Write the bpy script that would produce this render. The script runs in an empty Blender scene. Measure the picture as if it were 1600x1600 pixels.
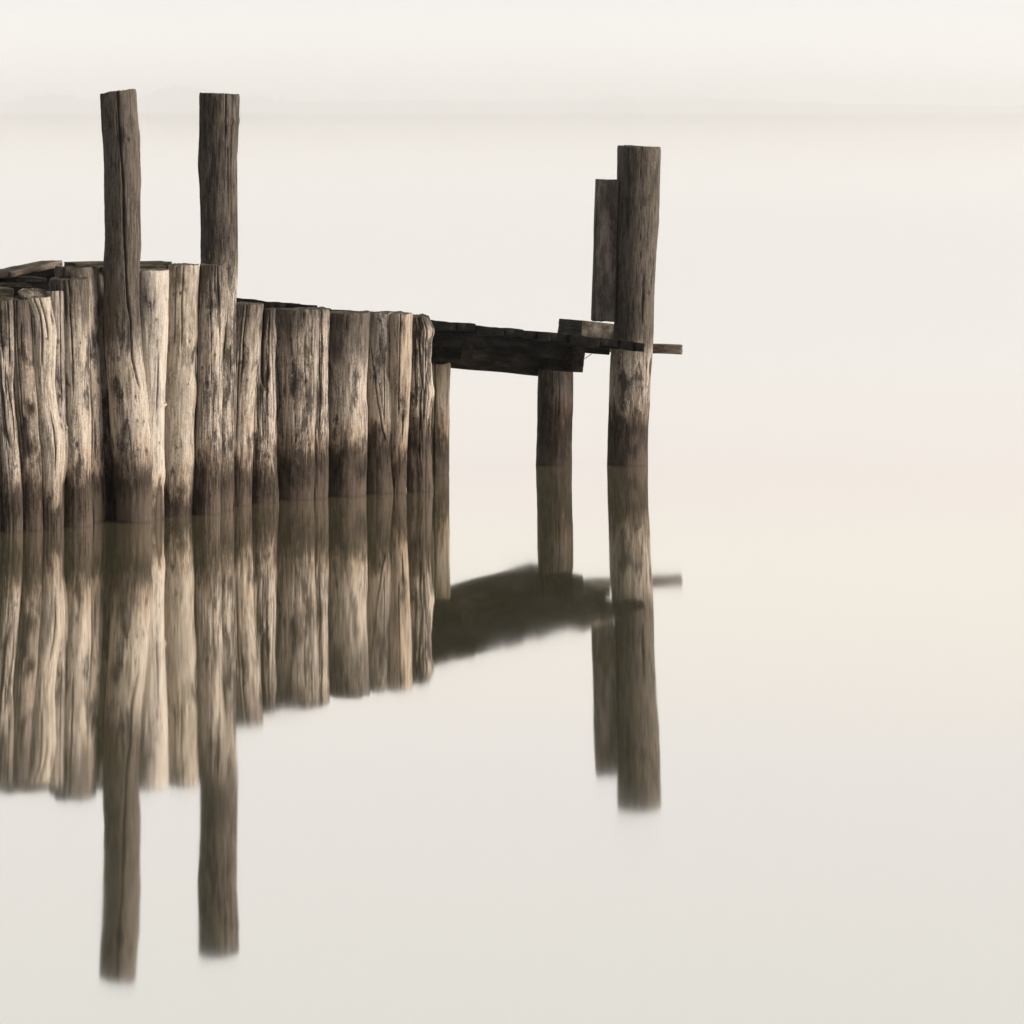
import bpy, math, random
import numpy as np
from mathutils import Matrix

# ------------------------------------------------------------------ camera, light, exposure
S = bpy.context.scene
COL = S.collection
F = 5600.0          # focal length in pixels of the 1600 px wide photograph
H = 2.31            # camera height above the water, m
HY = 170.0          # row of the horizon in the photograph

cam_d = bpy.data.cameras.new('camera')
cam = bpy.data.objects.new('camera', cam_d)
COL.objects.link(cam)
cam.location = (0, 0, H)
cam.rotation_euler = (math.radians(90), 0, 0)
cam_d.sensor_width = 36
cam_d.lens = F / 1600 * 36
cam_d.shift_y = -(800 - HY) / 1600
cam_d.clip_start = 0.1
cam_d.clip_end = 60000
S.camera = cam

SUN_AZ = math.radians(101)     # clockwise from the viewing direction (+Y)
SUN_EL = math.radians(30)
sun_d = bpy.data.lights.new('sun', 'SUN')
sun_d.energy = 3.7
sun_d.angle = math.radians(26)
sun_d.color = (1.0, 0.88, 0.765)
sun = bpy.data.objects.new('sun', sun_d)
COL.objects.link(sun)
sun.rotation_euler = (math.pi / 2 - SUN_EL, 0, math.pi - SUN_AZ)
sun.location = (8, -3, 8)

W = bpy.data.worlds.new('World')
S.world = W
W.use_nodes = True
wt = W.node_tree
wt.nodes.clear()


class NT:
    """short hand for building node trees"""
    def __init__(s, tree):
        s.t = tree

    def n(s, kind, **kw):
        nd = s.t.nodes.new(kind)
        for k, v in kw.items():
            setattr(nd, k, v)
        return nd

    def put(s, sock, v):
        if isinstance(v, bpy.types.NodeSocket):
            s.t.links.new(v, sock)
        elif v is not None:
            sock.default_value = v

    def m(s, op, a, b=None, c=None, clamp=False):
        nd = s.n('ShaderNodeMath', operation=op, use_clamp=clamp)
        s.put(nd.inputs[0], a)
        s.put(nd.inputs[1], b)
        if c is not None:
            s.put(nd.inputs[2], c)
        return nd.outputs[0]

    def vm(s, op, a, b=None):
        nd = s.n('ShaderNodeVectorMath', operation=op)
        s.put(nd.inputs[0], a)
        s.put(nd.inputs[1], b)
        return nd.outputs['Value'] if op == 'DOT_PRODUCT' else nd.outputs[0]

    def mix(s, f, a, b, mode='MIX'):
        nd = s.n('ShaderNodeMix', data_type='RGBA', blend_type=mode)
        s.put(nd.inputs[0], f)
        s.put(nd.inputs[6], a)
        s.put(nd.inputs[7], b)
        return nd.outputs[2]

    def noise(s, vec, scale, detail=4, rough=0.55, dist=0.0):
        nd = s.n('ShaderNodeTexNoise')
        s.put(nd.inputs['Vector'], vec)
        nd.inputs['Scale'].default_value = scale
        nd.inputs['Detail'].default_value = detail
        nd.inputs['Roughness'].default_value = rough
        nd.inputs['Distortion'].default_value = dist
        return nd.outputs[0]

    def mr(s, v, a, b, c=0.0, d=1.0, smooth=True):
        nd = s.n('ShaderNodeMapRange', interpolation_type='SMOOTHSTEP' if smooth else 'LINEAR')
        s.put(nd.inputs[0], v)
        for i, x in zip((1, 2, 3, 4), (a, b, c, d)):
            s.put(nd.inputs[i], x)
        return nd.outputs[0]

    def ramp(s, f, stops):
        nd = s.n('ShaderNodeValToRGB')
        el = nd.color_ramp.elements
        while len(el) < len(stops):
            el.new(0.5)
        for e, (p, c) in zip(el, stops):
            e.position = p
            e.color = (*c, 1)
        s.put(nd.inputs[0], f)
        return nd.outputs[0]


k = NT(wt)
tc = k.n('ShaderNodeTexCoord')
sep = k.n('ShaderNodeSeparateXYZ')
k.put(sep.inputs[0], tc.outputs['Generated'])
# misty sky: pale cream at the horizon, a little greyer higher up
el = k.m('ABSOLUTE', sep.outputs[2])
elc = k.ramp(el, [(0.0, (1.26, 1.235, 1.19)), (0.014, (1.07, 1.045, 1.02)), (0.03, (0.895, 0.885, 0.87)), (0.055, (0.96, 0.93, 0.90)), (0.085, (0.985, 0.91, 0.865)), (0.11, (0.985, 0.925, 0.835)),
                  (0.137, (0.95, 0.885, 0.82)), (0.165, (0.865, 0.835, 0.805)), (0.25, (0.80, 0.785, 0.735)),
                  (0.34, (0.72, 0.71, 0.68)), (0.6, (0.52, 0.52, 0.52)), (1.0, (0.38, 0.39, 0.41))])
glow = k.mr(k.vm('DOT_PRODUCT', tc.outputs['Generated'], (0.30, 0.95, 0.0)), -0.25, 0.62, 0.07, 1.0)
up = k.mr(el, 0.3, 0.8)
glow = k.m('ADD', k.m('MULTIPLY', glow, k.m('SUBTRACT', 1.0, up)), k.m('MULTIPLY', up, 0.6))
# added bright sky patches right and left outside the view light mist and piles
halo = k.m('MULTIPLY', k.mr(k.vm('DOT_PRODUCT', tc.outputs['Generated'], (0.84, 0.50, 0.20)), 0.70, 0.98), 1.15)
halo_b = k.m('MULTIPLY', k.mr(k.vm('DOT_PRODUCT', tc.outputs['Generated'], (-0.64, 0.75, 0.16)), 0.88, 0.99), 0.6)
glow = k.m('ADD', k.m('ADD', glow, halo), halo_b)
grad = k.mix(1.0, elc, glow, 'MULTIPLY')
sky = k.n('ShaderNodeTexSky', sky_type='NISHITA')
sky.sun_disc = False
sky.sun_elevation = SUN_EL
sky.sun_rotation = SUN_AZ
sky.dust_density = 6
bg1 = k.n('ShaderNodeBackground')
k.put(bg1.inputs[0], sky.outputs[0])
bg1.inputs[1].default_value = 0.0035
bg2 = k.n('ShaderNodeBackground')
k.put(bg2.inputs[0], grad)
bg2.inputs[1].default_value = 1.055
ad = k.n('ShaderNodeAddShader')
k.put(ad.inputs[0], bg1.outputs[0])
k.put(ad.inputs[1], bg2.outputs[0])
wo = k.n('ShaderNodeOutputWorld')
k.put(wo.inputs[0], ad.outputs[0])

S.view_settings.view_transform = 'Standard'
S.view_settings.look = 'None'
S.view_settings.exposure = 0
S.view_settings.gamma = 1
S.render.engine = 'CYCLES'
S.cycles.use_denoising = True
S.cycles.max_bounces = 10
S.cycles.volume_bounces = 8
S.cycles.sample_clamp_indirect = 10


# ------------------------------------------------------------------ helpers
def px(x, y, d):
    """photo pixel at distance d -> world point"""
    return ((x - 800) / F * d, d, H - (y - HY) / F * d)


def tag(o, label=None, cat=None, group=None, kind=None):
    if label:
        o['label'] = label
    if cat:
        o['category'] = cat
    if group:
        o['group'] = group
    if kind:
        o['kind'] = kind
    return o


def mesh_obj(name, verts, faces, mat, parent=None, loc=(0, 0, 0), smooth=True, attrs=None):
    me = bpy.data.meshes.new(name)
    verts = np.asarray(verts, dtype=np.float32)
    if isinstance(faces, np.ndarray):
        nf, kk = faces.shape
        me.vertices.add(len(verts))
        me.vertices.foreach_set('co', verts.ravel())
        me.loops.add(nf * kk)
        me.loops.foreach_set('vertex_index', faces.astype(np.int32).ravel())
        me.polygons.add(nf)
        me.polygons.foreach_set('loop_start', np.arange(0, nf * kk, kk, dtype=np.int32))
        me.update(calc_edges=True)
    else:
        me.from_pydata(verts.tolist(), [], faces)
    me.polygons.foreach_set('use_smooth', [smooth] * len(me.polygons))
    for an, av in (attrs or {}).items():
        a = me.attributes.new(an, 'FLOAT', 'POINT')
        a.data.foreach_set('value', np.asarray(av, dtype=np.float32))
    me.materials.append(mat)
    me.validate()
    o = bpy.data.objects.new(name, me)
    COL.objects.link(o)
    o.location = loc
    if parent:
        o.parent = parent
    return o


def vnoise(rs, th, z, nt, nz):
    """value noise over angle (periodic, nt cells) x height (nz cells), th,z in 0..1, -1..1"""
    g = rs.uniform(-1, 1, (nt, nz + 2))
    a = th * nt
    b = np.clip(z, 0, 1) * nz
    i0 = np.floor(a).astype(int)
    j0 = np.floor(b).astype(int)
    fa = a - i0
    fb = b - j0
    fa = fa * fa * (3 - 2 * fa)
    fb = fb * fb * (3 - 2 * fb)
    i0 %= nt
    i1 = (i0 + 1) % nt
    j1 = np.minimum(j0 + 1, nz + 1)
    return (g[i0, j0] * (1 - fa) + g[i1, j0] * fa) * (1 - fb) + (g[i0, j1] * (1 - fa) + g[i1, j1] * fa) * fb


# ------------------------------------------------------------------ wood
GREY = (0.232, 0.203, 0.178)
PALE = (0.60, 0.525, 0.435)
TAN = (0.50, 0.36, 0.235)
DARK = (0.052, 0.043, 0.036)


def wood(name, seed, dark=DARK, mid=GREY, pale=PALE, bias=0.0, contrast=1.0, dtop=None, dsoft=0.25,
         wet=0.27, moss=0.0, speck=0.5, coverage=0.335, blackness=1.0, axis='z'):
    m = bpy.data.materials.new(name)
    m.use_nodes = True
    t = NT(m.node_tree)
    m.node_tree.nodes.clear()
    tc = t.n('ShaderNodeTexCoord')
    P = t.vm('ADD', tc.outputs['Object'], (seed * 3.71, seed * 1.93, seed * 7.37))
    sp = t.n('ShaderNodeSeparateXYZ')
    t.put(sp.inputs[0], tc.outputs['Object'])
    z = sp.outputs[2]
    A3 = (lambda a, b, c: (a, b, c)) if axis == 'z' else (lambda a, b, c: (c, b, a))
    gr = t.noise(t.vm('MULTIPLY', P, A3(105, 105, 8.0)), 1.0, 6, 0.65)
    st = t.noise(t.vm('MULTIPLY', P, A3(34, 34, 2.2)), 1.0, 5, 0.6, 0.3)
    bl = t.noise(t.vm('MULTIPLY', P, A3(10, 10, 3.2)), 1.0, 6, 0.62, 0.2)
    b2 = t.noise(t.vm('MULTIPLY', t.vm('ADD', P, (11, 5, 3)), A3(17, 17, 6.0)), 1.0, 8, 0.7)
    fi = t.noise(t.vm('MULTIPLY', P, A3(170, 170, 75)), 1.0, 3, 0.6)
    v = t.m('ADD', t.m('MULTIPLY', st, 0.28), t.m('MULTIPLY', gr, 0.37))
    v = t.m('ADD', v, t.m('MULTIPLY', bl, 0.48))
    v = t.m('ADD', v, t.m('MULTIPLY', fi, 0.20))
    v = t.m('ADD', t.m('MULTIPLY', t.m('SUBTRACT', v, 0.665), 4.6 * contrast), 0.575 + bias)
    col = t.ramp(v, [(0.0, dark), (0.30, tuple(0.5 * (a + b) for a, b in zip(dark, mid))), (0.52, mid), (0.95, pale)])
    # blue-grey weathering and warmer patches
    col = t.mix(t.mr(bl, 0.50, 0.68, 0, 0.5), col, (0.215, 0.195, 0.19, 1))
    col = t.mix(t.mr(b2, 0.56, 0.72, 0, 0.55), col, (*[a * b for a, b in zip(pale, (0.92, 0.80, 0.66))], 1))
    # black lichen specks and bleached flecks in loose clusters
    s3 = t.noise(t.vm('MULTIPLY', t.vm('ADD', P, (2, 9, 4)), A3(66, 66, 20)), 1.0, 4, 0.7)
    col = t.mix(t.m('MULTIPLY', t.mr(s3, 0.43, 0.34, 0, 0.85 * speck), t.mr(bl, 0.46, 0.60)), col, (*[c * 0.8 for c in dark], 1))
    col = t.mix(t.m('MULTIPLY', t.mr(s3, 0.58, 0.66, 0, 0.7), t.mr(b2, 0.60, 0.45)), col, (*[min(1, c * 1.05) for c in pale], 1))
    # mould: dark clumps
    cl = t.mr(t.m('ADD', b2, t.m('MULTIPLY', t.m('SUBTRACT', bl, 0.5), 0.8)), coverage + 0.02, coverage + 0.13, 0.85, 0.0)
    col = t.mix(cl, col, (*[c * 0.9 for c in dark], 1))
    # weathered dark upper end
    if dtop is not None:
        q = t.m('ADD', z, t.m('MULTIPLY', t.m('SUBTRACT', bl, 0.5), dsoft * 2.2))
        q = t.m('ADD', q, t.m('MULTIPLY', t.m('SUBTRACT', st, 0.5), dsoft * 1.6))
        f = t.mr(q, dtop - dsoft * 0.35, dtop + dsoft * 0.35, 0.0, 0.86)
        dk = t.mix(t.mr(gr, 0.32, 0.68), (0.014, 0.0115, 0.0095, 1), (0.098, 0.080, 0.067, 1))
        dk = t.mix(t.mr(b2, 0.48, 0.70, 0, 0.5), dk, (0.145, 0.125, 0.108, 1))
        dk = t.mix(t.mr(s3, 0.42, 0.34, 0, 0.6), dk, (0.02, 0.016, 0.013, 1))
        dk = t.mix(t.mr(fi, 0.60, 0.72, 0, 0.45 * speck), dk, (0.30, 0.27, 0.22, 1))
        col = t.mix(f, col, dk)
    # pits and fine speckle
    col = t.mix(t.mr(fi, 0.36, 0.28, 0, 0.8 * speck), col, (0.035, 0.027, 0.02, 1))
    if moss > 0:
        mo = t.mr(t.m('ADD', b2, t.m('MULTIPLY', t.m('SUBTRACT', st, 0.5), 0.6)), 0.52, 0.66, 0, moss)
        if axis == 'z':
            mo = t.m('MULTIPLY', mo, t.mr(z, 0.5, 1.0))
        col = t.mix(mo, col, (0.105, 0.095, 0.035, 1))
    # tide band
    if wet is not None:
        q = t.m('ADD', z, t.m('MULTIPLY', t.m('SUBTRACT', st, 0.5), -0.36))
        q = t.m('ADD', q, t.m('MULTIPLY', t.m('SUBTRACT', b2, 0.5), -0.52))
        q = t.m('ADD', q, t.m('MULTIPLY', t.m('SUBTRACT', bl, 0.5), -0.42))
        q = t.m('ADD', q, t.m('MULTIPLY', t.m('SUBTRACT', fi, 0.5), -0.10))
        tan = t.mr(q, wet + 0.16, wet + 0.02, 0, 0.38)
        col = t.mix(tan, col, t.mix(1.0, col, (0.80, 0.60, 0.42, 1), 'MULTIPLY'))
        low = t.mix(t.mr(q, wet - 0.27, wet - 0.09), (0.086, 0.066, 0.052, 1), (0.021, 0.0155, 0.011, 1))
        low = t.mix(t.mr(gr, 0.42, 0.66, 0, 0.45), low, (0.095, 0.070, 0.051, 1))
        low = t.mix(t.mr(b2, 0.60, 0.70, 0, 0.35), low, (0.20, 0.15, 0.10, 1))
        wf = t.mr(q, wet + 0.08, wet - 0.08, 0, 0.93)
        col = t.mix(wf, col, low)
        # thin damp line right at the water
        col = t.mix(t.mr(z, 0.015, 0.004, 0, 0.25), col, (0.03, 0.024, 0.016, 1))
    # upward faces gather moss and grime
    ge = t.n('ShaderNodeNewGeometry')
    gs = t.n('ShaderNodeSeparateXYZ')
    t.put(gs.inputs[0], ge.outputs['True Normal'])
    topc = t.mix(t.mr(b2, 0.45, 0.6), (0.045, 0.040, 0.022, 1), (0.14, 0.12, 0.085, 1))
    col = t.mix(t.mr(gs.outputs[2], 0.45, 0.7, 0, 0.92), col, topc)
    # cracks, knots
    at = t.n('ShaderNodeAttribute', attribute_name='crack')
    col = t.mix(t.m('MULTIPLY', at.outputs['Fac'], 0.85), col, (0.018, 0.013, 0.009, 1))
    kn = t.n('ShaderNodeAttribute', attribute_name='knot')
    col = t.mix(t.m('MULTIPLY', kn.outputs['Fac'], 0.85), col, (0.085, 0.060, 0.040, 1))
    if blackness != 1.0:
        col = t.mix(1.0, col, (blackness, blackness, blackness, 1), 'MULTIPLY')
    bs = t.n('ShaderNodeBsdfPrincipled')
    t.put(bs.inputs['Base Color'], col)
    bs.inputs['Roughness'].default_value = 0.86
    bs.inputs['Specular IOR Level'].default_value = 0.22 if blackness == 1.0 else 0.08
    h = t.m('ADD', t.m('MULTIPLY', gr, 0.6), t.m('MULTIPLY', b2, 0.5))
    h = t.m('ADD', h, t.m('MULTIPLY', fi, 0.25))
    bp = t.n('ShaderNodeBump')
    bp.inputs['Strength'].default_value = 0.9
    bp.inputs['Distance'].default_value = 0.010
    t.put(bp.inputs['Height'], h)
    t.put(bs.inputs['Normal'], bp.outputs[0])
    out = t.n('ShaderNodeOutputMaterial')
    t.put(out.inputs[0], bs.outputs[0])
    return m


def make_pile(name, label, yw, ytop, L, R, mat, seed, cracks=(), knots=(), slope=0.0, rough=1.0,
              notch=(), cat='pile', group='round timber piles of the jetty', tiltcap=0.0, checks=6, flare=None):
    """A round timber driven into the lake bed.  L / R: outline of its left and right side as (row, column);
    yw: the row where it meets the water, ytop: the row of its top."""
    rs = np.random.RandomState(seed)
    d0 = F * H / (yw - HY)
    Ly, Lx = np.array([p[0] for p in L], float), np.array([p[1] for p in L], float)
    Ry, Rx = np.array([p[0] for p in R], float), np.array([p[1] for p in R], float)
    r0 = (np.interp(yw, Ry, Rx) - np.interp(yw, Ly, Lx)) / 2 / F * d0
    dc = d0 + r0
    sc = dc / F
    zt = H - (ytop - HY) / F * (dc - r0)
    zb = -0.7
    nz = int((zt - zb) / 0.0052)
    nt = 132
    zz = np.linspace(0, 1, nz)
    zrow = zb + zz * (zt - zb)
    yrow = HY + (H - zrow) / sc
    yrow_c = np.clip(yrow, ytop, yw + 8)
    l = np.interp(yrow_c, Ly, Lx)
    r = np.interp(yrow_c, Ry, Rx)
    ker = np.hanning(15)
    ker /= ker.sum()
    l = np.convolve(np.pad(l, 7, 'edge'), ker, 'valid')
    r = np.convolve(np.pad(r, 7, 'edge'), ker, 'valid')
    cx = ((l + r) / 2 - 800) * sc
    rad = (r - l) / 2 * sc
    ox = float(np.interp(0.0, zrow, cx))
    TH = np.linspace(0, 1, nt, endpoint=False)[None, :].repeat(nz, 0)
    ZZ = zz[:, None].repeat(nt, 1)
    hgt = zt - zb
    # angle: 0 at the side facing the camera, growing to the right (+X)
    n1 = vnoise(rs, TH, ZZ, 5, max(2, int(hgt * 2.5)))
    n2 = vnoise(rs, TH, ZZ, 11, max(2, int(hgt * 5)))
    n3 = vnoise(rs, TH, ZZ, 34, max(3, int(hgt * 6)))
    n4 = vnoise(rs, TH, ZZ, 60, max(3, int(hgt * 14)))
    n5 = vnoise(rs, TH, ZZ, 22, int(hgt * 40))
    disp = 0.0035 * n1 + 0.0035 * n2 + 0.0022 * n3 + 0.0013 * n4 + 0.0008 * n5
    disp *= rough
    ang = TH * 2 * math.pi
    crack = np.zeros_like(TH)
    knot = np.zeros_like(TH)

    def carve(thc, zc_, wdt, dep, fac=1.0):
        """groove along angle thc(z) between heights zc_"""
        nonlocal disp, crack
        za, zb_ = zc_
        Zm = zrow[:, None]
        env = np.clip((Zm - za) / 0.06, 0, 1) * np.clip((zb_ - Zm) / 0.04 + (0.0 if zb_ < zt - 0.01 else 1.0), 0, 1)
        dd = np.abs((ang - thc[:, None] + math.pi) % (2 * math.pi) - math.pi) * rad[:, None]
        wob = wdt * (0.75 + 0.5 * np.interp(zrow, np.linspace(zb, zt, 40), rs.uniform(0, 1, 40)))[:, None] * (0.35 + 0.65 * env)
        g = np.exp(-(dd / wob) ** 2) * (env > 0) * np.sqrt(env)
        disp = disp - dep * g
        crack = np.maximum(crack, g * fac)

    def to_ang(xp, z_):
        yy = HY + (H - z_) / sc
        i = np.clip(np.searchsorted(zrow, z_), 0, nz - 1)
        s = ((xp - 800) * sc - cx[i]) / rad[i]
        return np.arcsin(np.clip(s, -0.98, 0.98))

    for c in cracks:
        pts, wdt, dep = c
        zs = np.array([H - (p[1] - HY) * sc for p in pts])[::-1]
        xs = np.array([p[0] for p in pts], float)[::-1]
        xi = np.interp(zrow, zs, xs)
        # a little wander
        xi = xi + np.interp(zrow, np.linspace(zb, zt, 30), rs.uniform(-0.7, 0.7, 30))
        s = ((xi - 800) * sc - cx) / rad
        th_ = np.arcsin(np.clip(s, -0.98, 0.98))
        hi = zs[-1] if pts[0][1] > ytop + 3 else zt + 0.02
        carve(th_, (zs[0], hi), wdt, dep)
    for i in range(checks):
        a0 = rs.uniform(-1.3, 1.3) if i < checks * 0.7 else rs.uniform(1.3, 5)
        if rs.uniform() < 0.5:
            hi = zt + 0.02
            lo = zt - rs.uniform(0.15, 0.9)
        else:
            lo = rs.uniform(0.25, max(0.3, zt - 0.4))
            hi = lo + rs.uniform(0.1, 0.5)
        th_ = a0 + np.interp(zrow, np.linspace(zb, zt, 20), np.cumsum(rs.uniform(-0.03, 0.03, 20)))
        carve(th_, (lo, hi), rs.uniform(0.0018, 0.0040), rs.uniform(0.006, 0.016), 0.9)
    for kx, ky, kr in knots:
        z_ = H - (ky - HY) * sc
        a0 = to_ang(kx, z_)
        Zm = zrow[:, None]
        da = ((ang - a0 + math.pi) % (2 * math.pi) - math.pi) * rad[:, None]
        rr = np.sqrt(da ** 2 + ((Zm - z_) * 0.75) ** 2) / kr
        disp = disp + kr * 0.30 * np.exp(-(rr / 1.5) ** 2) - kr * 0.65 * np.exp(-(rr / 0.62) ** 2)
        disp = disp + kr * 0.05 * np.cos(rr * 6) * np.exp(-(rr / 2.2) ** 2)
        knot = np.maximum(knot, np.exp(-(rr / 0.85) ** 2))
        crack = np.maximum(crack, 0.8 * np.exp(-(rr / 0.42) ** 2))
    RR = rad[:, None] + disp
    # chipped upper rim
    chip = np.clip((zrow[:, None] - (zt - 0.03)) / 0.03, 0, 1) ** 2
    RR = RR * (1 - 0.035 * chip * (1 + vnoise(rs, TH, ZZ, 18, 3)))
    X = cx[:, None] - ox + RR * np.sin(ang)
    Y = -RR * np.cos(ang) * (1.22 if group.endswith('retaining row') else 1.0)
    rimn = vnoise(rs, TH[:1], ZZ[:1], 12, 2)[0] * 0.0045 * rough + vnoise(rs, TH[:1], ZZ[:1], 50, 2)[0] * 0.0010 * rough
    ztop_ = slope * np.sin(ang[0]) * rad[-1] / sc * sc + rimn + tiltcap * -np.cos(ang[0]) * rad[-1]
    w = np.clip((zrow - (zt - 0.35)) / 0.35, 0, 1)[:, None]
    Z = zrow[:, None] + w * ztop_[None, :]
    for (ny, side, amt, hh) in notch:           # a bump or a bite in the outline
        z_ = H - (ny - HY) * sc
        g = np.exp(-((zrow[:, None] - z_) / hh) ** 2) * np.clip(np.sin(ang) * side, 0, 1) ** 3
        X = X + g * amt * side
    rows = [np.stack([X, Y, Z], -1)]
    last = rows[0][-1]
    cen = last.mean(0)
    for s_, dz in ((0.965, 0.003), (0.93, 0.001), (0.75, 0.0), (0.5, -0.002), (0.25, -0.001), (0.05, 0.0)):
        flat = (last - cen) * np.array([1.0, 1.0, 0.0])
        rl = np.linalg.norm(flat, axis=1)
        rsm = rl.copy()
        for _ in range(60):
            rsm = (rsm + np.roll(rsm, 1) + np.roll(rsm, -1)) / 3
        wr = np.clip((1 - s_) * 4, 0, 1)
        ring = cen + flat / rl[:, None] * (rl * (1 - wr) + rsm * wr)[:, None] * s_
        ring[:, 2] = cen[2] + (last[:, 2] - cen[2]) * (s_ ** 0.7) + dz + rs.uniform(-0.0015, 0.0015, nt)
        rows.append(ring[None])
    V = np.concatenate([r_.reshape(-1, 3) for r_ in rows])
    nr = len(V) // nt
    a = np.arange(nr - 1)[:, None] * nt
    j = np.arange(nt)[None, :]
    j2 = (j + 1) % nt
    faces = np.stack([a + j, a + j2, a + nt + j2, a + nt + j], -1).reshape(-1, 4)
    pad = np.zeros(len(V) - nz * nt)
    o = mesh_obj(name, V, faces, mat, loc=(ox, dc, 0),
                 attrs={'crack': np.concatenate([crack.ravel(), pad]), 'knot': np.concatenate([knot.ravel(), pad])})
    tag(o, label, cat, group)
    return o


def plank_mesh(Lx, Wy, Tz, rs, bend=0.004, rough=1.0, nx=60):
    """sawn timber: long axis x (0..Lx), width y (0..Wy), thickness z (-Tz..0); worn edges, wavy faces"""
    m = 9
    prof = []
    b = min(0.008, Tz * 0.22)
    for (cy, cz, a0) in ((Wy - b, -b, 0), (b, -b, 90), (b, -Tz + b, 180), (Wy - b, -Tz + b, 270)):
        for q in range(4):
            a = math.radians(a0 + q * 30)
            prof.append((cy + b * math.cos(a), cz + b * math.sin(a)))
    # subdivide long spans
    pts = []
    for i in range(len(prof)):
        p, q = prof[i], prof[(i + 1) % len(prof)]
        ln = math.hypot(p[0] - q[0], p[1] - q[1])
        k_ = max(1, int(ln / 0.012))
        for s in range(k_):
            pts.append((p[0] + (q[0] - p[0]) * s / k_, p[1] + (q[1] - p[1]) * s / k_))
    pts = np.array(pts)
    npf = len(pts)
    xs = np.linspace(0, Lx, nx)
    TH = (np.arange(npf) / npf)[None, :].repeat(nx, 0)
    XX = (xs / Lx)[:, None].repeat(npf, 1)
    dn = 0.0022 * vnoise(rs, TH, XX, 12, 6) + 0.0012 * vnoise(rs, TH, XX, max(8, npf // 2), 4)
    c = np.array([Wy / 2, -Tz / 2])
    dirs = pts - c
    dirs = dirs / np.linalg.norm(dirs, axis=1, keepdims=True)
    P = pts[None] + dirs[None] * (dn * rough)[..., None]
    bz = bend * np.sin(XX * math.pi + rs.uniform(-0.5, 0.5)) + 0.002 * vnoise(rs, TH * 0, XX, 3, 5)
    X = xs[:, None].repeat(npf, 1)
    en = rs.uniform(-0.003, 0.003, npf) * rough
    X = X + (XX > 0.999) * en + (XX < 0.001) * en
    V = [np.stack([X, P[..., 0], P[..., 1] + bz], -1).reshape(-1, 3)]
    a = np.arange(nx - 1)[:, None] * npf
    j = np.arange(npf)[None, :]
    j2 = (j + 1) % npf
    fc = [np.stack([a + j, a + nx * 0 + j2, a + npf + j2, a + npf + j], -1).reshape(-1, 4)[:, ::-1]]
    faces = [list(map(int, f)) for f in fc[0]]
    n0 = nx * npf
    VV = V[0]
    for end, base in ((0, 0), (1, (nx - 1) * npf)):
        ring = VV[base:base + npf]
        cc = ring.mean(0)
        r2 = cc + (ring - cc) * 0.93
        r2[:, 0] += (-1 if end == 0 else 1) * 0.0025
        s = len(VV)
        VV = np.concatenate([VV, r2, [cc + np.array([(-1 if end == 0 else 1) * 0.003, 0, 0])]])
        for i in range(npf):
            i2 = (i + 1) % npf
            f1 = [base + i, base + i2, s + i2, s + i]
            f2 = [s + i, s + i2, s + npf]
            if end == 1:
                f1.reverse()
                f2.reverse()
            faces.append(f1)
            faces.append(f2)
    return VV, faces


def timber(name, p0, axis, length, width, thick, mat, seed, parent=None, up=(0, 0, 1), side=None, **kw):
    """a piece of sawn timber from p0 along axis; p0 is its top corner"""
    rs = np.random.RandomState(seed)
    V, fcs = plank_mesh(length, width, thick, rs, **kw)
    ax = np.array(axis, float)
    ax /= np.linalg.norm(ax)
    u = np.array(up, float)
    if side is None:
        sd = np.cross(u, ax)
    else:
        sd = np.array(side, float)
    sd = sd - ax * sd.dot(ax)
    sd /= np.linalg.norm(sd)
    u = np.cross(ax, sd)
    if u[2] < -1e-6:
        u = -u
    if np.dot(np.cross(ax, sd), u) < 0:
        V[:, 1] *= -1
        sd = -sd
        fcs = [f[::-1] for f in fcs]
    if parent:
        p0 = np.array(p0, float) - np.array(parent.location)
    o = mesh_obj(name, V, fcs, mat, parent, loc=tuple(p0), smooth=True)
    o.rotation_euler = Matrix([[ax[i_], sd[i_], u[i_]] for i_ in range(3)]).to_euler()
    return o


# ------------------------------------------------------------------ water, far shore, haze
def simple_mat(name):
    m = bpy.data.materials.new(name)
    m.use_nodes = True
    m.node_tree.nodes.clear()
    return m, NT(m.node_tree)


wm, t = simple_mat('lake_water')
g = t.n('ShaderNodeBsdfAnisotropic')
g.inputs['Color'].default_value = (0.992, 0.985, 0.972, 1)
dfs = t.n('ShaderNodeBsdfDiffuse')
dfs.inputs['Color'].default_value = (0.215, 0.20, 0.115, 1)
tcw = t.n('ShaderNodeTexCoord')
t.put(g.inputs['Roughness'], t.mr(t.noise(t.vm('MULTIPLY', tcw.outputs['Object'], (2.2, 0.5, 1.0)), 1.0, 4, 0.6), 0.3, 0.7, 0.026, 0.050))
wv = t.noise(t.vm('MULTIPLY', tcw.outputs['Object'], (1.1, 0.35, 1.0)), 1.0, 3, 0.5)
bpw = t.n('ShaderNodeBump')
bpw.inputs['Strength'].default_value = 1.0
bpw.inputs['Distance'].default_value = 0.0006
t.put(bpw.inputs['Height'], wv)
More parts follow.
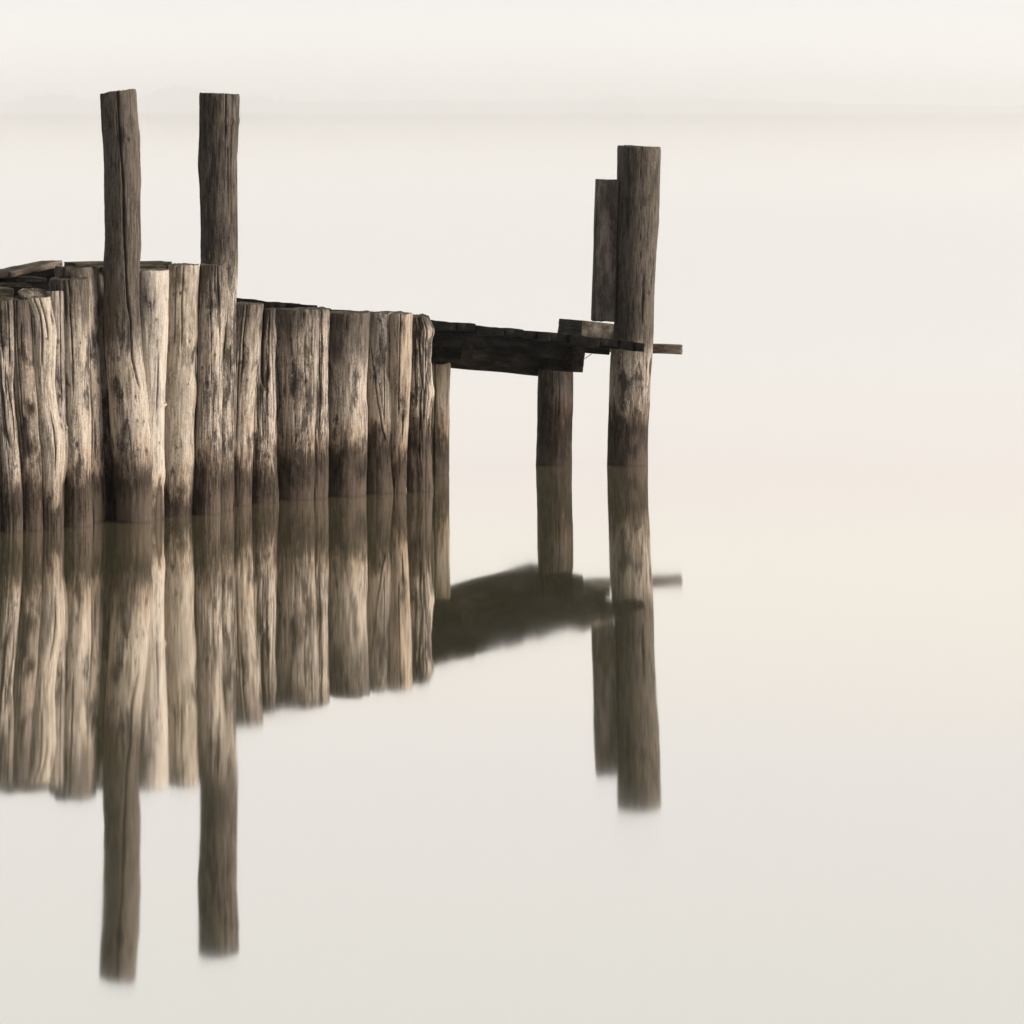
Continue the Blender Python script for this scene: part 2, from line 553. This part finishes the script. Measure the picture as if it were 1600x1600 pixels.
# added tilt of the normals near the piles lengthens reflections, fading with distance
spw = t.n('ShaderNodeSeparateXYZ')
t.put(spw.inputs[0], tcw.outputs['Object'])
cbw = t.n('ShaderNodeCombineXYZ')
t.put(cbw.inputs[1], t.mr(spw.outputs[1], 26.0, 80.0, 0.0074, 0.0))
nb = t.vm('NORMALIZE', t.vm('ADD', bpw.outputs[0], cbw.outputs[0]))
t.put(g.inputs['Normal'], nb)
mx = t.n('ShaderNodeMixShader')
geo = t.n('ShaderNodeNewGeometry')
t.put(mx.inputs[0], t.mr(t.vm('DOT_PRODUCT', geo.outputs['Incoming'], (0.0, 0.0, 1.0)), 0.0, 0.10, 1.0, 0.865, smooth=False))
t.put(mx.inputs[1], dfs.outputs[0])
t.put(mx.inputs[2], g.outputs[0])
o_ = t.n('ShaderNodeOutputMaterial')
t.put(o_.inputs[0], mx.outputs[0])
wv_ = [(-9000, -300, 0), (9000, -300, 0), (9000, 12000, 0), (-9000, 12000, 0)]
tag(mesh_obj('water', wv_, [[0, 1, 2, 3]], wm, smooth=False), kind='structure')

hm, t = simple_mat('far_shore_green')
b_ = t.n('ShaderNodeBsdfDiffuse')
tch = t.n('ShaderNodeTexCoord')
t.put(b_.inputs[0], t.mix(t.noise(tch.outputs['Object'], 0.01, 5), (0.05, 0.065, 0.04, 1), (0.11, 0.11, 0.07, 1)))
o_ = t.n('ShaderNodeOutputMaterial')
t.put(o_.inputs[0], b_.outputs[0])

DS = 7000.0


def ridge(name, d, prof, depth, rs, step=12.0, jag=2.0):
    """a long low landform: profile [(photo column, rows above the horizon)] at distance d"""
    xs = np.arange((prof[0][0] - 800) / F * d, (prof[-1][0] - 800) / F * d, step)
    hs = np.interp(xs, [(p[0] - 800) / F * d for p in prof], [p[1] / F * d for p in prof])
    hs = np.convolve(np.pad(hs, 10, 'edge'), np.hanning(21) / np.hanning(21).sum(), 'valid')
    hs = np.maximum(hs + rs.uniform(-jag, jag, len(xs)), 0.5)
    us = np.linspace(0, 1, 9)
    V = []
    for u_ in us:
        f = math.sin(u_ * math.pi) ** 0.6
        V += [(x, d + u_ * depth, -0.5 + (h + 0.5) * f * (1 + (rs.uniform(-.05, .05)))) for x, h in zip(xs, hs)]
    n = len(xs)
    a = np.arange(len(us) - 1)[:, None] * n
    j = np.arange(n - 1)[None, :]
    fcs = np.stack([a + j, a + j + 1, a + n + j + 1, a + n + j], -1).reshape(-1, 4)
    return mesh_obj(name, V, fcs, hm)


rs0 = np.random.RandomState(5)
tag(ridge('far_shore', DS, [(-700, 12), (0, 13), (230, 16), (300, 14), (600, 15), (930, 16), (1000, 19), (1180, 16), (1400, 9), (1600, 8), (2300, 7)],
          500, rs0, 14, 1.2), kind='structure')
tag(ridge('hills', DS + 900, [(880, 0), (960, 15), (1010, 24), (1080, 28), (1130, 24), (1190, 12), (1240, 0)], 900, rs0, 18, 0.8), kind='structure')


def woods():
    rs = np.random.RandomState(9)
    V, Fc = [], []
    for (xa, xb, hpx, n) in ((20, 150, 30, 60), (225, 350, 42, 80), (350, 470, 27, 60), (930, 1010, 26, 40), (1240, 1300, 17, 22)):
        for i in range(n):
            u_ = rs.uniform()
            xp = xa + (xb - xa) * u_
            hh = hpx * (0.55 + 0.45 * math.sin(u_ * math.pi)) * rs.uniform(0.75, 1.0) / F * DS
            X0 = (xp - 800) / F * DS
            Y0 = DS - rs.uniform(5, 60)
            rw = hh * rs.uniform(0.25, 0.5)
            s = len(V)
            m_, q_ = 7, 5
            for a in range(q_):
                ph = a / (q_ - 1)
                rr = rw * max(0.03, math.sin(math.pi * (0.12 + 0.88 * ph)) ** 0.7)
                for b in range(m_):
                    an = b / m_ * 2 * math.pi
                    V.append((X0 + rr * math.cos(an) * rs.uniform(.7, 1.2), Y0 + rr * math.sin(an) * rs.uniform(.7, 1.2), -0.3 + hh * ph))
            for a in range(q_ - 1):
                for b in range(m_):
                    Fc.append([s + a * m_ + b, s + a * m_ + (b + 1) % m_, s + (a + 1) * m_ + (b + 1) % m_, s + (a + 1) * m_ + b])
    return mesh_obj('distant_woods', V, np.array(Fc), hm)


tag(woods(), 'faint line of woods along the far shore lost in mist', 'woods', kind='stuff')

vm_, t = simple_mat('mist')
pv = t.n('ShaderNodeVolumePrincipled')
pv.inputs['Color'].default_value = (1.0, 0.998, 0.994, 1)
pv.inputs['Density'].default_value = 0.00048
pv.inputs['Anisotropy'].default_value = 0.9
o_ = t.n('ShaderNodeOutputMaterial')
t.put(o_.inputs['Volume'], pv.outputs[0])
bx = [(x, y, z_) for z_ in (-1.0, 62.0) for y in (-400, 12100) for x in (-9100, 9100)]
hz = mesh_obj('haze', bx, [[0, 2, 3, 1], [4, 5, 7, 6], [0, 1, 5, 4], [2, 6, 7, 3], [0, 4, 6, 2], [1, 3, 7, 5]], vm_, smooth=False)
tag(hz, kind='stuff')
hz['label'] = 'thin pale mist over the whole lake'
hz['category'] = 'mist'

# ------------------------------------------------------------------ the row of piles
G = 'round timber piles of the retaining row'
B = 834


def pile(*a, **kw):
    return make_pile('timber_pile', *a, **kw)


W1 = dict(bias=-0.02, contrast=1.15)
pile('leftmost pile of the row, only its right edge inside the frame', 832, 466,
     [(460, -40), (832, -38)], [(466, -2), (600, 0), (832, 4)], wood('wood_a', 1, dtop=1.25, dsoft=.2), 101, group=G)
pile('weathered grey pile with a ragged fissured face, second from the left frame edge', 831, 467,
     [(469, -16), (560, -12), (640, -6), (720, 0), (831, 2)],
     [(469, 22), (560, 24), (600, 21), (670, 28), (730, 33), (800, 36.5), (831, 36.5)],
     wood('wood_b', 2, dtop=1.13, dsoft=.4, contrast=1.2, bias=0.10, wet=0.22), 102, group=G, rough=1.2, tiltcap=.1,
     cracks=[([(6, 600), (10, 650), (18, 700)], .004, .012), ([(12, 580), (20, 640), (27, 700)], .003, .012), ([(2, 470), (8, 560)], .003, .01)], checks=10)
pile('grey brown pile with one large round branch knot halfway up', 829, 467,
     [(468, 12), (560, 14), (640, 20), (720, 28), (829, 32)],
     [(468, 50), (500, 51), (560, 56), (600, 58), (640, 60.5), (700, 66), (720, 67.5), (760, 67), (829, 68)],
     wood('wood_c', 3, dtop=1.05, dsoft=.5, mid=(.225, .19, .162), pale=(.50, .42, .335), bias=.05, wet=0.26), 103, group=G, tiltcap=.1,
     knots=[(48, 637, .034), (58, 700, .02)], cracks=[([(36, 500), (38, 560)], .002, .008)])
pile('pale pile with a splintered broken top and a swirling bulge low down', 827, 459,
     [(453, 22), (466, 32), (485, 42), (560, 44), (640, 50), (700, 58), (827, 62)],
     [(453, 79), (462, 80), (482, 83), (502, 88), (522, 90), (560, 88), (600, 86.5), (650, 93), (668, 99), (700, 102), (745, 99), (770, 97), (827, 96)],
     wood('wood_d', 4, bias=.24, contrast=.85, coverage=.25, wet=0.19), 104, group=G, rough=.9, slope=-.12, tiltcap=.22,
     knots=[(55, 490, .009), (76, 526, .009), (97, 665, .020)], cracks=[([(101, 670), (104, 720)], .003, .015)], checks=7)
pile('narrow flat grey pile squeezed between two paler ones', 825, 456,
     [(462, 72), (825, 74)], [(462, 101), (480, 102), (664, 103), (680, 105), (728, 105), (760, 99), (825, 99)],
     wood('wood_e', 5, mid=(.235, .205, .18), pale=(.46, .40, .345), bias=.16, contrast=.8), 105, group=G, knots=[(94, 618, .013)], notch=[(668, 1, .006, .01)])
pile('pile with a blackened mouldy upper half and bright right edge', 823, 437,
     [(437, 76), (500, 84), (600, 92), (700, 96), (823, 96)],
     [(437, 138), (450, 139.5), (500, 140), (560, 141), (600, 141), (660, 142), (740, 141.5), (800, 144), (823, 145)],
     wood('wood_f', 6, bias=.22, dtop=1.12, dsoft=.45, speck=.9, wet=.28, moss=.25), 106, group=G, cracks=[([(128, 530), (128, 600)], .0015, .006)], knots=[(128, 534, .008)])
pile('higher thin pile rising behind the blackened one', 816, 418,
     [(418, 86), (460, 92), (530, 112), (819, 124)], [(418, 149), (480, 151), (555, 155), (640, 158.5), (700, 161), (750, 163), (819, 164.5)],
     wood('wood_g', 7, bias=.24, dtop=1.35, dsoft=.3, contrast=1.3, mid=(.22, .19, .165), wet=.28), 107, group=G, rough=1.5,
     cracks=[([(143, 600), (145, 650), (147, 700)], .004, .016), ([(150, 650), (152, 720)], .003, .012)], checks=9)
pile('shadowed slim pile tucked against the left side of the tall leaning post', 810, 418,
     [(418, 124), (819, 134)], [(418, 163), (480, 164), (560, 171), (640, 178), (817, 188)],
     wood('wood_h', 8, bias=-.02, mid=(.17, .145, .125), wet=.30), 108, group=G)

# tall post 1
pile('tallest post, dark with a long black crack, leaning left at the left side', 817, 143,
     [(139, 157.5), (147, 157.5), (193, 159), (230, 161), (275, 162), (325, 163), (380, 162.5), (405, 161), (440, 161.5), (480, 160.5), (550, 164), (600, 169), (700, 176), (760, 180), (817, 182)],
     [(139, 213.5), (180, 214.5), (203, 216), (210, 218), (260, 219.5), (280, 221), (300, 220), (350, 219.5), (390, 219.5), (440, 217.5), (480, 218), (560, 222), (600, 227.5), (640, 233), (680, 238), (720, 240.5), (745, 237.5), (800, 240), (817, 242)],
     wood('wood_tall_left', 11, bias=.20, contrast=.95, dtop=.98, dsoft=.26, moss=.45, wet=.33, coverage=.29), 111, group='tall mooring posts', cat='post', slope=.14,
     cracks=[([(187, 141), (189, 200), (194, 260), (196, 330), (199, 400), (201, 450), (206, 500), (210, 560), (216, 590), (221, 608)], .0042, .030)],
     knots=[(202, 218, .016), (214, 618, .008), (217, 655, .010), (231, 703, .014), (190, 627, .007), (184, 611, .006), (203, 654, .007), (186, 495, .012)], checks=5)
pile('bright cream pile, palest of all, directly right of the tallest post', 812, 423,
     [(423, 208), (560, 208), (812, 206)],
     [(423, 264), (500, 263), (540, 261.5), (600, 259), (660, 257.5), (700, 257), (722, 258), (742, 259), (762, 256), (812, 256.5)],
     wood('wood_j', 12, bias=.26, contrast=.9, coverage=.22, speck=.2, pale=(.62, .56, .485), mid=(.34, .305, .27), wet=.17), 112, group=G,
     knots=[(247, 498, .008), (261, 467, .006), (251, 690, .007)], checks=4, notch=[(632, 1, .014, .012)],
     cracks=[([(232, 447), (238, 457)], .0015, .004)])
pile('cream pile with two small black knot holes under its top and greenish left side', 806, 415,
     [(415, 262), (500, 260), (560, 257), (620, 254), (806, 252)],
     [(415, 312), (440, 311.5), (470, 309), (500, 309), (523, 310), (560, 306), (585, 305), (602, 308), (625, 306), (640, 304.5), (680, 303), (716, 304.5), (740, 302), (780, 300.5), (806, 300.5)],
     wood('wood_k', 13, bias=.20, contrast=.95, coverage=.25, speck=.3, moss=.6, pale=(.58, .51, .425), mid=(.28, .245, .205), wet=.17), 113, group=G,
     knots=[(284, 457, .012), (269.5, 419, .009), (296, 598, .006), (274, 458, .006)], checks=4)
pile('grey brown pile in front of the second tall post, one of a touching pair', 804, 415,
     [(415, 312), (520, 307.5), (600, 306), (700, 303), (760, 301), (804, 302)],
     [(415, 351), (500, 351), (580, 348.5), (620, 347), (700, 346), (760, 345), (804, 344)],
     wood('wood_l', 14, bias=.02, dtop=1.28, dsoft=.5, contrast=1.3, mid=(.245, .21, .182), wet=.30, speck=.8), 114, group=G, rough=1.5,
     cracks=[([(341, 417), (343, 470), (346, 520), (347, 560)], .0025, .010), ([(331, 440), (333, 600)], .0016, .006)],
     knots=[(338, 553, .008), (318, 573, .010), (338, 640, .006)], checks=9)

pile('second tall post from the left, dark above and grey where it meets the row', 798, 147,
     [(144, 311), (200, 311.5), (262, 310), (292, 312), (340, 313), (420, 313), (520, 320), (798, 318)],
     [(144, 373.5), (184, 373), (189, 375.5), (194, 372.5), (262, 371), (400, 371), (480, 368.5), (560, 368.5), (600, 369), (640, 367), (700, 366), (760, 365), (798, 364)],
     wood('wood_tall_mid', 15, bias=-.01, contrast=1.25, dtop=1.40, dsoft=.34, moss=.35, wet=.26), 115, group='tall mooring posts', cat='post', slope=-.05,
     cracks=[([(321, 146), (321, 200), (320.5, 262)], .0022, .012), ([(355.5, 147), (354.5, 190), (354, 220)], .0030, .016), ([(357, 225), (359, 300), (358, 350)], .0020, .010),
             ([(356, 500), (352, 545), (350, 570)], .0040, .014), ([(351, 610), (349, 650)], .0025, .012)],
     knots=[(366, 190, .008)], checks=7)
pile('pile with a flared rim, directly right of the second tall post', 790, 476,
     [(476, 358), (560, 352), (790, 350)], [(476, 413), (490, 410.5), (505, 408), (520, 406), (560, 405), (600, 400.5), (620, 398.5), (640, 397), (700, 396.5), (720, 395.5), (760, 394), (790, 393)],
     wood('wood_m', 16, bias=.08, contrast=.9, dtop=1.05, dsoft=.5, mid=(.26, .22, .185), wet=.24), 116, group=G, checks=5, knots=[(388, 592, .009)])
pile('split pile hollowed out by a wide rotten crack at its top', 786, 485,
     [(485, 388), (600, 384), (786, 382)], [(485, 429.5), (560, 430), (600, 431), (640, 431.5), (700, 432), (745, 434), (765, 435.5), (786, 435)],
     wood('wood_n', 17, bias=-.06, dtop=1.02, dsoft=.3, contrast=1.5, mid=(.20, .17, .145), wet=.21), 117, group=G, rough=2.0,
     cracks=[([(415, 486), (413, 530), (412, 570), (414, 604)], .0120, .045), ([(423, 486), (422, 540), (419, 600)], .0045, .025), ([(404, 600), (405, 680)], .003, .012), ([(411, 560), (411, 604)], .004, .02)],
     knots=[(416, 606, .012), (422, 712, .014)], checks=12)
pile('widest pile of the row, smooth grey brown with fine straight seams', 781, 484,
     [(484, 428), (700, 430), (781, 431)], [(484, 502), (600, 500), (660, 497), (700, 494), (781, 494)],
     wood('wood_o', 18, bias=-.02, contrast=1.0, dtop=1.06, dsoft=.45, mid=(.235, .20, .172), wet=.29), 118, group=G,
     cracks=[([(456, 490), (459, 560), (462, 620), (465, 700)], .0017, .008), ([(477, 486), (478, 560), (481, 640), (484, 710)], .0020, .010), ([(488, 486), (489, 600)], .0022, .010)],
     knots=[(468, 636, .005), (474, 671, .005)], checks=4)
pile('slim ribbed strip of pile between the two widest ones', 779, 484,
     [(484, 466), (779, 468)], [(484, 515), (600, 514.5), (700, 513.5), (779, 512.5)],
     wood('wood_p', 19, bias=.06, dtop=1.10, dsoft=.3, contrast=1.25, mid=(.25, .215, .185), wet=.30), 119, group=G, rough=1.4,
     cracks=[([(504, 486), (505, 560), (503, 640)], .003, .014)], knots=[(502, 620, .012)], checks=7)
pile('broad pile with a black stained top and bulging pale belly', 775.5, 490,
     [(490, 511), (600, 511), (775, 509)], [(490, 578.5), (530, 577), (560, 575.5), (590, 574), (620, 573), (645, 575), (665, 574.5), (690, 573.5), (740, 573), (775, 572)],
     wood('wood_q', 20, bias=.14, contrast=.95, dtop=.86, dsoft=.42, speck=.7, wet=.30), 120, group=G, knots=[(565, 545, .009)], checks=4)
pile('pale grey pile crossed by a long diagonal crack', 771, 490,
     [(490, 572), (771, 568)], [(490, 615), (515, 614), (560, 615), (600, 619), (630, 620), (660, 619), (700, 618), (740, 620), (771, 623)],
     wood('wood_r', 21, bias=.13, contrast=1.0, mid=(.29, .255, .225), pale=(.54, .47, .39), dtop=1.14, dsoft=.25, wet=.34), 121, group=G,
     cracks=[([(579, 530), (586, 580), (591, 625), (598, 665), (604, 690)], .0030, .014), ([(592, 590), (604, 670)], .002, .006)],
     knots=[(594, 501, .012), (595, 598, .007), (611, 538, .008)], checks=5)
pile('warm tan pile with the cleanest newest looking top', 770, 490,
     [(490, 604), (770, 606)], [(490, 644.5), (520, 644), (560, 643), (620, 640), (680, 637), (740, 635.5), (770, 634)],
     wood('wood_s', 22, bias=.14, contrast=.9, mid=(.30, .243, .19), pale=(.54, .445, .35), coverage=.22, speck=.5, wet=.25), 122, group=G, checks=3,
     knots=[(625, 607, .006), (624, 636, .007)])
pile('gnarled pile with peeling furrowed bark, last of the row on the right', 768, 494,
     [(494, 634), (768, 634)], [(494, 670), (500, 673), (512, 678), (520, 678.5), (532, 674.5), (570, 674.5), (600, 676), (615, 678), (632, 675), (650, 675), (700, 674), (740, 675), (768, 676)],
     wood('wood_t', 23, bias=.06, contrast=1.75, wet=.40, dtop=1.0, dsoft=.12, coverage=.33), 123, group=G, rough=2.3, slope=-.1,
     cracks=[([(655, 510), (657, 560), (660, 600), (657, 640), (658, 670)], .006, .014), ([(668, 575), (664, 620), (662, 660)], .004, .012), ([(649, 520), (650, 640)], .004, .014)],
     knots=[(645.5, 618, .020), (662, 545, .010), (674, 506, .016)], checks=14)

# ------------------------------------------------------------------ piles of the walkway
pile('short olive tan pile under the walkway, half hidden by the gnarled pile', 742.5, 569,
     [(569, 660), (742, 662)], [(569, 704), (620, 703), (680, 702), (742, 701.5)],
     wood('wood_u', 24, bias=.05, contrast=.8, mid=(.27, .225, .165), pale=(.40, .34, .25), coverage=.22, wet=.27), 124, group='piles under the walkway', checks=4)
pile('dark brown pile standing alone in the water under the walkway', 728, 578,
     [(578, 841), (600, 840.5), (650, 840), (690, 839), (728, 837.5)], [(578, 895.5), (590, 896), (640, 895.5), (660, 894), (728, 893)],
     wood('wood_v', 25, bias=-.22, contrast=.8, dark=(.035,.027,.02), mid=(.125, .098, .076), pale=(.24, .195, .155), wet=.30), 125, group='piles under the walkway', checks=5, rough=.8)
pile('tall post at the far end of the walkway, outermost and furthest right', 728, 229,
     [(225, 965), (300, 964.5), (330, 963), (380, 962), (440, 961), (500, 960), (530, 956), (560, 953.5), (620, 952), (700, 950), (728, 949)],
     [(225, 1033), (300, 1031), (330, 1029.5), (345, 1030), (390, 1026), (420, 1025), (440, 1024), (465, 1023), (500, 1022), (560, 1019), (620, 1016), (660, 1013), (728, 1012)],
     wood('wood_tall_right', 26, bias=.12, contrast=.9, dtop=.76, dsoft=.22, moss=.35, wet=.33), 126, group='tall mooring posts', cat='post', slope=-.035,
     cracks=[([(1000, 226), (1000, 400), (1003, 520)], .0014, .006), ([(1010, 540), (1011, 640)], .0015, .006), ([(977, 655), (976, 700)], .002, .008)],
     knots=[(1012, 457, .020), (1013, 306, .012), (1011, 622, .009), (988, 318, .007)], checks=3, rough=.8)

# ------------------------------------------------------------------ walkway
AX = np.array([0.794, 0.608, 0.0])
AX /= np.linalg.norm(AX)
A = np.array(px(350, 463, 21.09))
Bp = np.array(px(992, 535.0, 23.00))
dk = Bp - A
dl = np.linalg.norm(dk)
ax = dk / dl
back = np.array([-ax[1], ax[0], 0.0])
back /= np.linalg.norm(back)          # away from the camera, across the walkway
bd = back + np.array([0, 0, -0.02])
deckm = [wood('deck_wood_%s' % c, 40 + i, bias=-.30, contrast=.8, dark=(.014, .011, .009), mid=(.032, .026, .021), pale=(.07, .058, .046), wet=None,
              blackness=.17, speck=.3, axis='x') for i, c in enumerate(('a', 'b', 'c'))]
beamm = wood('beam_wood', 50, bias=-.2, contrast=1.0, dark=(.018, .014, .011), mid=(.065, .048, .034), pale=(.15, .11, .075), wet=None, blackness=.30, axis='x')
walk = bpy.data.objects.new('walkway', None)
COL.objects.link(walk)
walk.location = tuple(A)
tag(walk, 'low dark plank walkway sloping down from the piles to the outermost post', 'walkway')
rsd = np.random.RandomState(77)
s = 0.0
i = 0
while s < dl - 0.03:
    w = min(rsd.uniform(0.085, 0.15), dl - s)
    if w < 0.05:
        break
    p = A + ax * (s + 0.002) + np.array([0, 0, rsd.uniform(-0.006, 0.006)]) - back * rsd.uniform(-0.012, 0.018)
    ln = rsd.uniform(0.66, 0.74)
    if s > dl - 0.55:
        ln = min(ln, 0.60)
    tilt = rsd.uniform(-0.03, 0.03)
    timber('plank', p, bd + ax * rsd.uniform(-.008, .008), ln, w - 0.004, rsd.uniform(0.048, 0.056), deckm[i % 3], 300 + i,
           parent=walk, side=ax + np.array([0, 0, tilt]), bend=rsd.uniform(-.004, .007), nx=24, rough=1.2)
    s += w
    i += 1
# short last plank in front of the outermost post
pe0 = np.array(px(993, 535.0, 22.97))
pe1 = np.array(px(1008, 535.6, 23.015))
timber('plank', pe0, back, .13, np.linalg.norm(pe1 - pe0), .054, deckm[1], 350, parent=walk, side=ax, nx=12, bend=0)
# long bearer on the piles below the planks
q0 = np.array(px(560, 505.5, 22.33))
q1 = np.array(px(846, 534, 23.30))
dirb = (q1 - q0) / np.linalg.norm(q1 - q0)
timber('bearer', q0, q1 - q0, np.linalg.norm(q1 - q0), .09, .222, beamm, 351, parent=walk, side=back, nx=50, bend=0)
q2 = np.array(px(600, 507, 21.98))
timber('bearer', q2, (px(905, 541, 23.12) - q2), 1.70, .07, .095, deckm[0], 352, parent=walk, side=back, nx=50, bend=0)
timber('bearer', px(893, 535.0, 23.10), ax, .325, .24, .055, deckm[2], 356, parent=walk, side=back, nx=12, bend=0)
# cap beams lying across the two piles
c0 = np.array(px(896.5, 541, 23.02))
cb = back.copy()
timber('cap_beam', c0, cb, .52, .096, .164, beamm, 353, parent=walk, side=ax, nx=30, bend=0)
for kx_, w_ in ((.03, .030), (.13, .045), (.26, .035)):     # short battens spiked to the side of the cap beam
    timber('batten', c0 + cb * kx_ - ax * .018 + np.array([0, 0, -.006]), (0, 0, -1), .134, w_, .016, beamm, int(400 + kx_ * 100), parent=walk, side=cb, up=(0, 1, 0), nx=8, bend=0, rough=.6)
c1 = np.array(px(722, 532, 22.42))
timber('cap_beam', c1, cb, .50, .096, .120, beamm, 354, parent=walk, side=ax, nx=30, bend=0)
# board running out behind the outermost post
e0 = np.array(px(900, 535.0, 23.62))
e1 = np.array(px(1066, 539.5, 23.66))
endm = wood('end_board_wood', 52, bias=-.05, contrast=1.1, dark=(.05, .038, .028), mid=(.17, .13, .10), pale=(.33, .27, .21), wet=None, axis='x')
timber('end_board', e0, e1 - e0, np.linalg.norm(e1 - e0), .11, .060, endm, 355, parent=walk, side=(0, 1, 0), nx=40, bend=0, rough=1.6)


def rod(name, pts, r, mat, parent):
    V, Fc = [], []
    n = 8
    for i, p in enumerate(pts):
        q = pts[min(i + 1, len(pts) - 1)]
        p_ = pts[max(i - 1, 0)]
        d = np.array(q) - np.array(p_)
        d /= np.linalg.norm(d)
        a = np.cross(d, (0, 1, 0.1))
        a /= np.linalg.norm(a)
        b = np.cross(d, a)
        for j in range(n):
            an = j / n * 2 * math.pi
            rr = r * (1.8 if i == len(pts) - 1 else 1)
            V.append(np.array(p) + (a * math.cos(an) + b * math.sin(an)) * rr)
    for i in range(len(pts) - 1):
        for j in range(n):
            Fc.append([i * n + j, i * n + (j + 1) % n, (i + 1) * n + (j + 1) % n, (i + 1) * n + j])
    Fc.append(list(range(n)))
    Fc.append(list(range((len(pts) - 1) * n, len(pts) * n)))
    V = np.array(V) - np.array(parent.location)
    o = mesh_obj(name, V, Fc, mat, parent)
    return o


ironm, t = simple_mat('rusty_iron')
b_ = t.n('ShaderNodeBsdfPrincipled')
b_.inputs['Base Color'].default_value = (.05, .03, .02, 1)
b_.inputs['Roughness'].default_value = .7
b_.inputs['Metallic'].default_value = .6
o_ = t.n('ShaderNodeOutputMaterial')
t.put(o_.inputs[0], b_.outputs[0])
rod('nail', [px(908, 563.5, 23.06), px(915, 559.5, 23.04), px(923.5, 553.5, 23.02), px(924.3, 553, 23.02)], .0022, ironm, walk)

# block and square post at the end of the walkway
blkm = wood('block_wood', 53, bias=-.08, contrast=1.0, dark=(.03, .026, .018), mid=(.085, .075, .055), pale=(.17, .155, .118), wet=None, moss=0, axis='x')
bs_ = np.array(px(909.5, 500.5, 23.06))
blk = timber('timber_block', bs_, back, .24, .27, .104, blkm, 360, side=ax, nx=20, bend=0)
tag(blk, 'short thick offcut of timber lying on the walkway below the square post', 'wood block')
sqm = wood('square_post_wood', 54, bias=-.12, contrast=.9, dark=(.035, .028, .024), mid=(.078, .064, .056), pale=(.15, .13, .115), wet=None, axis='x')
s0 = np.array(px(929.5, 280.5, 23.34))
s1 = np.array(px(923.0, 499.5, 23.34))
sq = timber('square_post', s1, s0 - s1, np.linalg.norm(s0 - s1), .143, .12, sqm, 361, side=(1, 0.10, 0), up=(0, -1, 0), nx=70, bend=0, rough=1.3)
tag(sq, 'sawn square post fastened to the left side of the outermost round post', 'post')

# ------------------------------------------------------------------ loose and fixed planks on top of the row at the left
pm1 = wood('plank_wood_grey', 60, bias=.02, contrast=1.0, mid=(.23, .185, .15), pale=(.42, .34, .27), wet=None, axis='x')
pm2 = wood('plank_wood_mossy', 61, bias=-.2, contrast=.8, dark=(.02, .018, .012), mid=(.075, .068, .045), pale=(.17, .155, .11), wet=None, moss=.3, axis='x')
GP = 'planks lying on top of the pile row'


def plk(p0, p1, width, thick, mat, seed, label, side=None, **kw):
    p0, p1 = np.array(p0), np.array(p1)
    o = timber('plank', p0, p1 - p0, np.linalg.norm(p1 - p0), width, thick, mat, seed, side=side if side is not None else back, nx=40, **kw)
    tag(o, label, 'plank', GP)
    return o


bm_ = timber('beam', px(-60, 425, 20.62), np.array(px(100, 420, 20.86)) - np.array(px(-60, 425, 20.62)), .60, .14, .16, deckm[2], 380, side=(-.5, 1, 0), nx=20)
tag(bm_, 'black beam seen in the gap under the loose tilted plank', 'beam')
plk(px(17, 424, 20.05), px(97, 406.5, 20.42), .16, .038, pm1, 370, 'loose pale grey plank tilted up on its right end at the far left', bend=.003)
plk(px(-60, 424, 20.22), px(16, 424.5, 20.36), .22, .040, pm2, 371, 'dark plank cut off by the left frame edge, left of the tilted one', side=(0, 1, .03))
plk(px(-60, 434, 20.08), px(73, 434.5, 20.28), .24, .024, pm2, 372, 'long mossy board under the tilted plank, upper of two', side=(-.3, 1, 0.0))
plk(px(-60, 442.5, 19.98), px(50, 443, 20.12), .20, .022, pm2, 373, 'long mossy board under the tilted plank, lower of two', side=(-.3, 1, 0.0))
plk(px(-60, 450.5, 19.70), px(21, 450.5, 19.80), .16, .055, pm2, 376, 'thick mossy board resting on the two leftmost pile tops', side=(-.2, 1, 0.0))
plk(px(118, 411, 20.32), px(269, 409.5, 20.62), .17, .034, pm2, 374, 'dark mossy plank lying behind the foot of the tallest post, upper of two', side=(-.2, 1, .0), bend=.002)
plk(px(160, 416.5, 20.24), px(264, 416, 20.42), .10, .026, pm2, 375, 'thin mossy plank on the brightest pile, lower of two', side=(-.2, 1, .0))
